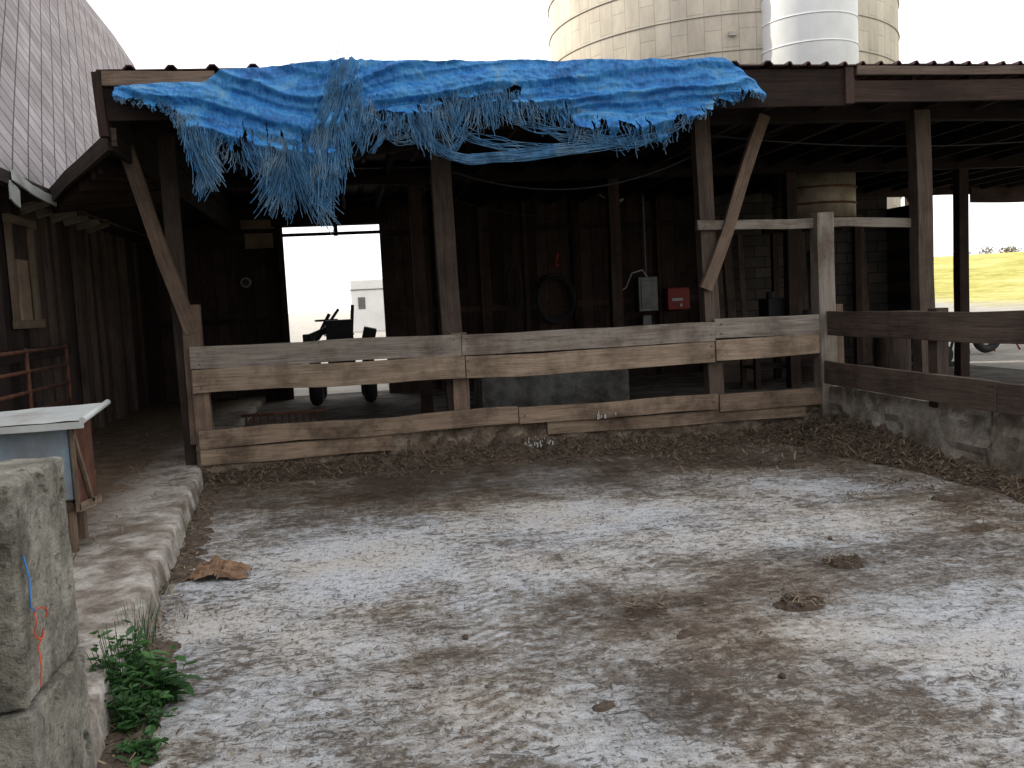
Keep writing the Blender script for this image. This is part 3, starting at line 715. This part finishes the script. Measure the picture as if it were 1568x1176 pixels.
# small tractor in doorway
e=empty("garden_tractor"); b_=MB()
def wheel(b,x,y,z,r,w,m0=0,m1=1):
    b.torus((x,y,z),r-w*.45,w*.45,'X',26,8,m0); b.cyl((x-w*.3,y,z),(x+w*.3,y,z),r*.55,n=18,mat=m1)
for s in (-1,1): wheel(b_,-.15+s*.42,14.9,.48,.38,.24); wheel(b_,-.15+s*.36,16.0,.35,.25,.16)
b_.build("wheels",[M_BLACK,M_GREY],e)
b_=MB(); b_.box((-.37,15.2,.55),(.07,16.15,1.05)); b_.box((-.40,14.7,.5),(.10,15.2,.72)); b_.box((-.36,15.1,1.05),(.06,15.25,1.15))
for s in (-1,1): b_.box((-.15+s*.42-.15,14.6,.90),(-.15+s*.42+.15,15.2,.95))
b_.build("body",[M_BLACK],e,.03)
b_=MB(); b_.box((-.38,14.75,.86),(.08,15.1,.96)); b_.beam((-.15,14.72,.95),(-.15,14.64,1.45),.42,.07,(1,0,0)); b_.beam((-.15,15.3,1.1),(-.15,15.12,1.42),.04,.04,(1,0,0))
b_.torus((-.35,15.1,1.45),.17,.018,'Z',24,6)
b_.cyl((.02,15.7,1.05),(.08,15.7,1.68),.03,n=8); b_.beam((-.62,14.7,1.2),(-.3,14.9,1.32),.10,.06,(0,0,1)); b_.cyl((-.62,15.3,1.0),(-.3,15.3,1.55),.03,n=8)
b_.cyl((-.5,15.0,1.15),(-.15,15.2,1.62),.025,n=8); b_.beam((.25,14.7,1.0),(.33,14.66,1.30),.2,.12,(1,0,0)); b_.box((-.72,14.7,.9),(-.55,14.95,1.25))
b_.build("seat_and_steering",[M_BLACK],e,.02)
e=empty("box_trailer"); b_=MB(); b_.box((.15,40,.6),(5.2,42.2,2.85)); b_.build("body",[plain("trailer_white_paint",(.75,.75,.74),.5,0,.08,2,(.4,.38,.35),.2)],e,.06)
b_=MB()
for x in (2.1,3.0): b_.torus((x,39.95,.38),.27,.11,'Y',24,8)
b_.box((.45,39.98,1.6),(.75,39.995,2.1)); b_.box((.12,39.97,2.4),(5.22,39.99,2.44)); b_.box((-1.1,41,.5),(.2,41.1,.6)); b_.build("trim_and_wheels",[M_GREY],e)
e=empty("engine_pump"); b_=MB()
b_.cyl((9.7,14.6,.35),(10.2,14.6,.35),.2,n=18); b_.box((9.65,14.4,.1),(10.3,14.8,.18)); b_.cyl((9.9,14.6,.5),(9.9,14.6,.85),.05,n=10); b_.cyl((10.1,14.5,.3),(10.1,14.42,.3),.18,n=18)
b_.beam((10.3,14.6,.2),(10.5,14.6,.9),.04,.04,(1,0,0)); b_.torus((9.6,14.5,.28),.14,.05,'Y',18,8); b_.build("engine",[M_BLACK],e,.01)
b_=MB(); b_.box((9.75,14.42,.55),(10.05,14.75,.72)); b_.build("fuel_tank",[plain("faded_blue_paint",(.10,.15,.20),.5)],e,.03)
e=empty("farm_implement"); b_=MB()
b_.beam((12.6,18,.45),(17,18.5,.5),.12,.12,(0,0,1)); b_.beam((12.6,19,.45),(17,19.5,.5),.12,.12,(0,0,1))
for i in range(7): b_.beam((13+i*.6,17.8,.48),(13+i*.6,19.6,.48),.07,.07,(0,0,1)); b_.cyl((13+i*.6,18,.4),(13+i*.6,17.7,.02),.02,n=6)
b_.beam((12.6,18,.45),(11.6,18.6,.4),.08,.08,(0,0,1)); b_.beam((12.6,19,.45),(11.6,18.6,.4),.08,.08,(0,0,1))
b_.build("frame",[M_RED],e); b_=MB()
for x in (13.4,16): b_.torus((x,17.7,.33),.25,.09,'Y',22,8)
b_.build("tyres",[M_BLACK],e)

# ---------------------------------------------------------------- feeder on walkway
fd=empty("livestock_feeder"); fd.location=(-.11,0,0)
b_=MB()
b_.box((-3.0,6.0,.52),(-1.62,6.02,.99),jit=.006,seg=5); b_.box((-3.0,6.44,.52),(-1.62,6.46,1.0)); b_.box((-3.0,6.021,.52),(-1.64,6.439,.54))
b_.build("galvanised_body",[M_BLUEG],fd,.004)
b_=MB(); b_.poly(((-1.615,5.99,.47),(-1.615,6.47,.43),(-1.615,6.47,1.02),(-1.615,5.99,.98)),0); b_.poly(((-1.625,5.99,.98),(-1.625,6.47,1.02),(-1.625,6.47,.43),(-1.625,5.99,.47)),0)
b_.beam((-1.60,5.98,.98),(-1.60,6.30,.45),.04,.02,(0,1,0),1); b_.beam((-1.60,5.98,.47),(-1.60,6.48,.43),.05,.02,(0,0,1),1); b_.beam((-1.60,5.985,.45),(-1.60,5.985,1.0),.03,.02,(0,1,0),1)
b_.build("rusty_end",[M_RUST,W_BROWN],fd)
b_=MB(); b_.beam((-3.1,5.88,.975),(-1.50,5.88,.995),.04,.03,(0,0,1),0,6,.006)
nl=14; bb=len(b_.v)
for i in range(nl+1):
    for j in range(5):
        x=-3.1+1.62*i/nl; y=5.87+.6*j/4; b_.v.append(Vector((x,y,.995+.03*i/nl+.045*j/4+.02*fbm(x*3,y*3,4))))
for i in range(nl):
    for j in range(4): a=bb+i*5+j; b_.face((a,a+5,a+6,a+1),((0,0),(1,0),(1,1),(0,1)),0,.5,True)
b_.cyl((-1.50,5.87,1.02),(-1.50,6.48,1.07),.02,n=10)
b_.build("lid",[M_WHITE],fd)
b_=MB()
for x,y in ((-1.68,6.05),(-1.72,6.42),(-2.9,6.05),(-2.9,6.42)): b_.beam((x,y,.15),(x,y,.5),.07,.06,(1,0,0),0,2,.004)
b_.beam((-2.9,6.05,.44),(-1.6,6.03,.47),.05,.04,(0,0,1)); b_.beam((-1.75,6.0,.32),(-1.95,5.9,.20),.05,.08,(0,0,1))
b_.build("legs",[W_POST],fd,.004)

# ---------------------------------------------------------------- foreground concrete blocks
cb=empty("concrete_block_stack")
def rough_block(name,lo,hi,seed):
    import bmesh
    bm=bmesh.new(); bmesh.ops.create_cube(bm,size=1)
    bmesh.ops.subdivide_edges(bm,edges=bm.edges[:],cuts=59,use_grid_fill=True)
    c=[(lo[k]+hi[k])/2 for k in range(3)]; hs=[(hi[k]-lo[k])/2 for k in range(3)]
    for v in bm.verts:
        u=[v.co[k]*2 for k in range(3)]
        p=Vector([c[k]+u[k]*hs[k] for k in range(3)])
        dist=sorted([hs[k]*(1-abs(u[k])) for k in range(3)])[1]
        ch=max(0,.010+.03*fbm(p.x*4,p.y*4,p.z*4+seed)+.012*fbm(p.x*15,p.y*15,p.z*15)-dist*.6)
        nrm=Vector([u[k] if abs(u[k])>.999 or hs[k]*(1-abs(u[k]))<.02 else 0 for k in range(3)])
        if nrm.length>0: nrm.normalize()
        pit=-.02*sst(.22,.34,fbm(p.x*11+seed,p.y*11,p.z*11,3))
        p+=nrm*(pit-ch+.010*fbm(p.x*3,p.y*3,p.z*3+seed)+.004*fbm(p.x*22,p.y*22,p.z*22))
        v.co=p
    me=bpy.data.meshes.new(name); bm.to_mesh(me); bm.free(); me.materials.append(M_BLOCK)
    o=bpy.data.objects.new(name,me); COL.objects.link(o); o.parent=cb
rough_block("upper_block",(-2.3,2.52,.60),(-.885,3.0,1.20),2)
rough_block("lower_block",(-2.3,2.50,-.02),(-.88,3.02,.592),9)
M_OR=plain("orange_twine",(.6,.09,.03),.6); M_TW=plain("blue_twine",(.05,.2,.5),.6)
curves("orange_twine",[[(-.873+.006*math.sin(t*3),2.62+.045*math.cos(t)+.01*math.sin(t*2.3),.80+.04*math.sin(t)) for t in [k*.4 for k in range(15)]]+[(-.875,2.60,.74),(-.877,2.61,.68),(-.873,2.58,.64)]],.0025,M_OR)
curves("blue_twine",[[(-.877,2.56,1.0),(-.875,2.58,.93),(-.875,2.57,.86),(-.875,2.6,.84)],[(-1.0,2.6,1.2),(-1.1,2.56,1.2),(-1.2,2.58,1.21),(-1.35,2.55,1.2)]],.003,M_TW)

# ---------------------------------------------------------------- litter, straw, dung
def litter_mat(name,lo,hi):
    m,nt,b=new_mat(name); at=N(nt,"ShaderNodeAttribute",attribute_name="tint").outputs['Fac']
    r=ramp(nt,[(0,lo),(1,hi)]); nt.links.new(at,r.inputs[0]); nt.links.new(r.outputs[0],b.inputs['Base Color']); b.inputs['Roughness'].default_value=.9; return m
M_STRAW=litter_mat("straw",(.05,.034,.022),(.27,.205,.13))
M_DUNG=plain("dung",(.085,.062,.043),.85,0,.6,22,(.03,.022,.015),.7,bmp=1.)
def straws(b,n,fx,ln=(.02,.09)):
    for _ in range(n):
        x,y,z=fx(); a=rnd.uniform(0,6.28); l=rnd.uniform(*ln); t=rnd.gauss(0,.25); w=rnd.uniform(.0015,.005)
        d=Vector((math.cos(a),math.sin(a),t))*l/2; s=Vector((-math.sin(a),math.cos(a),0))*w; c=Vector((x,y,z+abs(d.z)+.004))
        b.poly((c-d-s,c+d-s,c+d+s,c-d+s),0,rnd.random()**1.6)
def bank_w(x,y):
    k=.12+.11*math.exp(-((x-1.3)/1.2)**2)+.06*fbm(x*1.7,2,0)
    dd=(9.06-y)/(.22+.18*(fbm(x*1.3,5)+.3))
    return max(0,k*(1-dd))*(1+.7*fbm(x*6,y*6,3)) if dd<1 else 0
def bank_r(x,y):
    k=.11+.11*sst(6.5,8.8,y)+.08*fbm(y*1.5,8)
    dd=(4.93-x)/(.32+.34*sst(6.8,8.6,y)+.2*fbm(y*1.6,3))
    return max(0,k*(1-dd))*(1+.7*fbm(x*6,y*6,6)) if dd<1 else 0
def bank(x,y): return max(bank_w(x,y),bank_r(x,y))
V=[];F=[]
def patch(xa,xb,ya,yb,st):
    b=len(V); nx_=int((xb-xa)/st); ny_=int((yb-ya)/st)
    for j in range(ny_+1):
        for i in range(nx_+1):
            x=xa+(xb-xa)*i/nx_;y=ya+(yb-ya)*j/ny_; h=bank(x,y)
            V.append((x,y,yh(x,y)+(h*(1+.35*fbm(x*25,y*25,4,3))+.012*fbm(x*40,y*40,1,2) if h>.004 else -.02)))
    for j in range(ny_):
        for i in range(nx_): a=b+j*(nx_+1)+i; F.append((a,a+1,a+nx_+2,a+nx_+1))
patch(-1.45,4.1,8.55,9.08,.018)
patch(4.1001,4.95,4.2,9.08,.018)
def mound(V,F,cx,cy,rx,ry,h,n=20,seed=0):
    b=len(V); ang=rnd.uniform(0,3.1) if rx<.13 else 0; ca,sa=math.cos(ang),math.sin(ang)
    for j in range(n+1):
        for i in range(n+1):
            u=i/n*2-1;v=j/n*2-1;x=cx+(u*rx*ca-v*ry*sa);y=cy+(u*rx*sa+v*ry*ca)
            r=math.hypot(u,v); fq=1.3/max(rx,ry)
            k=1-r**2+1.5*fbm(x*fq,y*fq,seed,4); k=max(0,k) if r<.98 else 0; k=min(k,1)
            V.append((x,y,yh(x,y)-.008+h*(k**.7)*(1+1.1*fbm(x*22,y*22,seed,3)) if k>0 else yh(x,y)-.02))
    for j in range(n):
        for i in range(n):
            a=b+j*(n+1)+i; F.append((a,a+1,a+n+2,a+n+1))
for x,y,rx,ry,h in ((2.16,4.25,.15,.11,.05),(2.7,4.8,.12,.09,.07),(1.39,4.4,.13,.08,.03),(1.5,4.05,.12,.05,.02),(3.9,5.2,.15,.07,.03),(.9,3.4,.10,.04,.015),(4.3,6.0,.2,.12,.04)): mound(V,F,x,y,rx,ry,h,28,x*7)
for i in range(70):
    x,y=rnd.uniform(-.9,4.6),rnd.uniform(2.2,8.8)
    if fbm(x*1.1,y*1.1,20)<.02: continue
    s=rnd.uniform(.006,.018); mound(V,F,x,y,s*rnd.uniform(1,2.2),s,s*.5,12,i)
for i in range(26): 
    y=rnd.uniform(3.2,9); mound(V,F,kx(y)+.06,y,.12,.16,.04,14,i+7)
grid_obj("manure",V,F,M_DUNG)
b_=MB()
def on_bank(xa,xb,ya,yb):
    while True:
        x,y=rnd.uniform(xa,xb),rnd.uniform(ya,yb); h=bank(x,y)
        if h>.008 or rnd.random()<.10: return (x,y,yh(x,y)+h)
straws(b_,9500,lambda:on_bank(-1.45,4.9,8.5,9.04),(.012,.075))
straws(b_,7500,lambda:on_bank(4.0,4.9,4.3,9.0),(.015,.10))
straws(b_,2500,lambda:(lambda x,y:(x,y,yh(x,y)))(rnd.uniform(2.8,4.7),9-abs(rnd.gauss(0,.6))),(.01,.07))
def field_bits():
    while True:
        x,y=rnd.uniform(-1.1,4.8),rnd.uniform(2,9)
        if fbm(x*1.1,y*1.1,20)>rnd.uniform(-.25,.3): return (x,y,yh(x,y)+.003)
straws(b_,4500,field_bits,(.006,.028))
straws(b_,1500,lambda:(rnd.uniform(-3,-1.5),rnd.uniform(5,14),.2))
for cx,cy in ((2.16,4.25),(2.7,4.8),(1.39,4.4),(3.6,6.2)): straws(b_,110,lambda:(rnd.gauss(cx,.09),rnd.gauss(cy,.07),.02+rnd.random()*.03),(.01,.07))
straws(b_,1500,lambda:(lambda y:(kx(y)+abs(rnd.gauss(.05,.06)),y,.02))(rnd.uniform(3.2,9)),(.01,.06))
b_.build("straw_litter",[M_STRAW])
V=[];F=[];n=26
for j in range(n+1):
    for i in range(n+1):
        u=i/n-.5;v=j/n-.5; x=-.88+u*.36; y=5.8+v*.26
        rr=math.hypot(u,v)*2
        V.append((x+.05*fbm(u*5,v*5,1),y+.05*fbm(u*6,v*6,3),.012+max(0,.055+.16*abs(fbm(u*3.5+3,v*3.5,5,4)))*max(0,1-rr**3*.75)))
for j in range(n):
    for i in range(n):
        u=i/n-.5;v=j/n-.5
        if math.hypot(u,v)+.25*fbm(u*4,v*4,8)>.52: continue
        a=j*(n+1)+i; F.append((a,a+1,a+n+2,a+n+1))
grid_obj("crumpled_paper_sack",V,F,plain("brown_paper",(.20,.12,.07),.8,0,.5,14),None,False)
b_=MB()
for i,(x,y) in enumerate(((1.66,3.45),(3.0,3.5),(.45,4.3),(2.9,5.3))):
    b_.cyl((x,y,0),(x+.01,y,.02),.022,.010,n=7)
b_.build("loose_stones",[M_DUNG],None,.006)

# ---------------------------------------------------------------- weeds
m,nt,b=new_mat("weed_leaves"); L=nt.links
at=N(nt,"ShaderNodeAttribute",attribute_name="tint").outputs['Fac']
r=ramp(nt,[(0,(.015,.045,.010)),(.6,(.035,.11,.022)),(1,(.08,.20,.04))]); L.new(at,r.inputs[0]); L.new(r.outputs[0],b.inputs['Base Color']); b.inputs['Roughness'].default_value=.6
tr=N(nt,"ShaderNodeBsdfTranslucent"); L.new(r.outputs[0],tr.inputs[0]); mx=nt.nodes.new("ShaderNodeMixShader"); mx.inputs[0].default_value=.3
L.new(b.outputs[0],mx.inputs[1]); L.new(tr.outputs[0],mx.inputs[2]); L.new(mx.outputs[0],nt.nodes["Material Output"].inputs[0]); M_LEAF=m
def leaf(b,p,d,l,w,tint):
    d=d.normalized(); s=d.cross(Vector((0,0,1)))
    if s.length<.01: s=Vector((1,0,0))
    s.normalize()
    q=[p,p+d*l*.35+s*w,p+d*l*.72+s*w*.7+Vector((0,0,-l*.08)),p+d*l+Vector((0,0,-l*.25)),p+d*l*.72-s*w*.7+Vector((0,0,-l*.08)),p+d*l*.35-s*w]
    mid=p+d*l*.5+Vector((0,0,-.012))
    i=len(b.v); b.v+=q+[mid]
    for a in range(6): b.face((i+a,i+(a+1)%6,i+6),((0,0),(1,0),(0,1)),0,tint)
def weed(b,cx,cy,h,r,stems,z0=0.,ll=(.02,.075)):
    for s in range(stems):
        a=rnd.uniform(0,6.28); rr=r*math.sqrt(rnd.random()); tip=Vector((cx+rr*math.cos(a),cy+rr*math.sin(a),z0+h*rnd.uniform(.3,1)*(1-.4*rr/r))); base=Vector((cx+rr*.3*math.cos(a),cy+rr*.3*math.sin(a),z0))
        b.beam(base,tip,.004,.004,None,0,1,0,.5,.6)
        for k in range(7):
            f=rnd.uniform(.15,1); p=base.lerp(tip,f); an=rnd.uniform(0,6.28)
            l=rnd.uniform(*ll); leaf(b,p,Vector((math.cos(an),math.sin(an),rnd.uniform(-.3,.7))),l,l*rnd.uniform(.10,.34),min(1,max(0,.1+.6*f*rnd.random()+.25*f*f)))
b_=MB(); weed(b_,-1.02,3.95,.50,.13,42); weed(b_,-.93,3.72,.24,.15,30); weed(b_,-1.05,4.25,.34,.10,18); weed(b_,-.88,3.95,.30,.13,20,0,(.05,.13)); weed(b_,-.86,3.45,.10,.10,16); b_.build("weed",[M_LEAF])
for x,y,h in ((-1.15,4.9,.12),(-1.33,6.9,.09),(-1.22,5.6,.06),(3.1,8.98,.08),(-1.1,4.6,.2)):
    b_=MB()
    for k in range(60):
        a=rnd.uniform(0,6.28); p=Vector((x+rnd.gauss(0,.03),y+rnd.gauss(0,.09),.01)); t=p+Vector((math.cos(a)*.05,math.sin(a)*.05,h*rnd.uniform(.5,1.3)))
        b_.beam(p,t,.005,.001,None,0,1,0,.2,rnd.random())
    b_.build("grass_tuft",[M_LEAF])
b_=MB()
for cx in (108,111,113,116,122,128,140,95,84):
    cy=148+rnd.uniform(-6,6); z=terr(cx,cy)
    for k in range(260):
        v=Vector((rnd.gauss(0,1),rnd.gauss(0,1),rnd.gauss(0,.6))); p=Vector((cx,cy,z+.9))+v*.7
        s=rnd.uniform(.1,.25); b_.poly((p,p+Vector((s,rnd.uniform(-s,s),s*.3)),p+Vector((0,rnd.uniform(-s,s),s))),0,rnd.random())
b_.build("distant_shrubs",[plain("dry_shrub",(.16,.13,.07),.9)])

# ---------------------------------------------------------------- light
EL=math.radians(26); S=Vector((-.85,.53,0)).normalized()*math.cos(EL)+Vector((0,0,math.sin(EL)))
w=bpy.data.worlds.new("World"); sc.world=w; w.use_nodes=True; nt=w.node_tree
sky=nt.nodes.new("ShaderNodeTexSky"); sky.sky_type='NISHITA'; sky.sun_disc=False; sky.sun_elevation=EL; sky.sun_rotation=math.atan2(S.x,S.y)
sky.dust_density=4; sky.air_density=1.5
haze=nt.nodes.new("ShaderNodeMix"); haze.data_type='RGBA'; haze.inputs[0].default_value=.8
nt.links.new(sky.outputs[0],haze.inputs[6]); haze.inputs[7].default_value=(13.4,13.3,13.7,1)
nt.links.new(haze.outputs[2],nt.nodes["Background"].inputs[0]); nt.nodes["Background"].inputs[1].default_value=.15
l=bpy.data.lights.new("sun",'SUN'); l.energy=4.8; l.angle=math.radians(.5); l.color=(1,.93,.80)
o=bpy.data.objects.new("sun",l); COL.objects.link(o); o.rotation_euler=S.to_track_quat('Z','Y').to_euler()

# ---------------------------------------------------------------- camera
cd=bpy.data.cameras.new("camera"); cd.sensor_width=36; cd.lens=36*1414/1568; cd.clip_end=5000; cd.clip_start=.05
co=bpy.data.objects.new("camera",cd); COL.objects.link(co)
R=Matrix.Rotation(math.radians(-9.8),3,'Z')@Matrix.Rotation(math.radians(90-5.1),3,'X')@Matrix.Rotation(math.radians(-2.9),3,'Z')
M=R.to_4x4(); M.translation=(0,0,1.6); co.matrix_world=M; sc.camera=co
sc.view_settings.view_transform='Standard'; sc.view_settings.look='None'; sc.view_settings.exposure=0
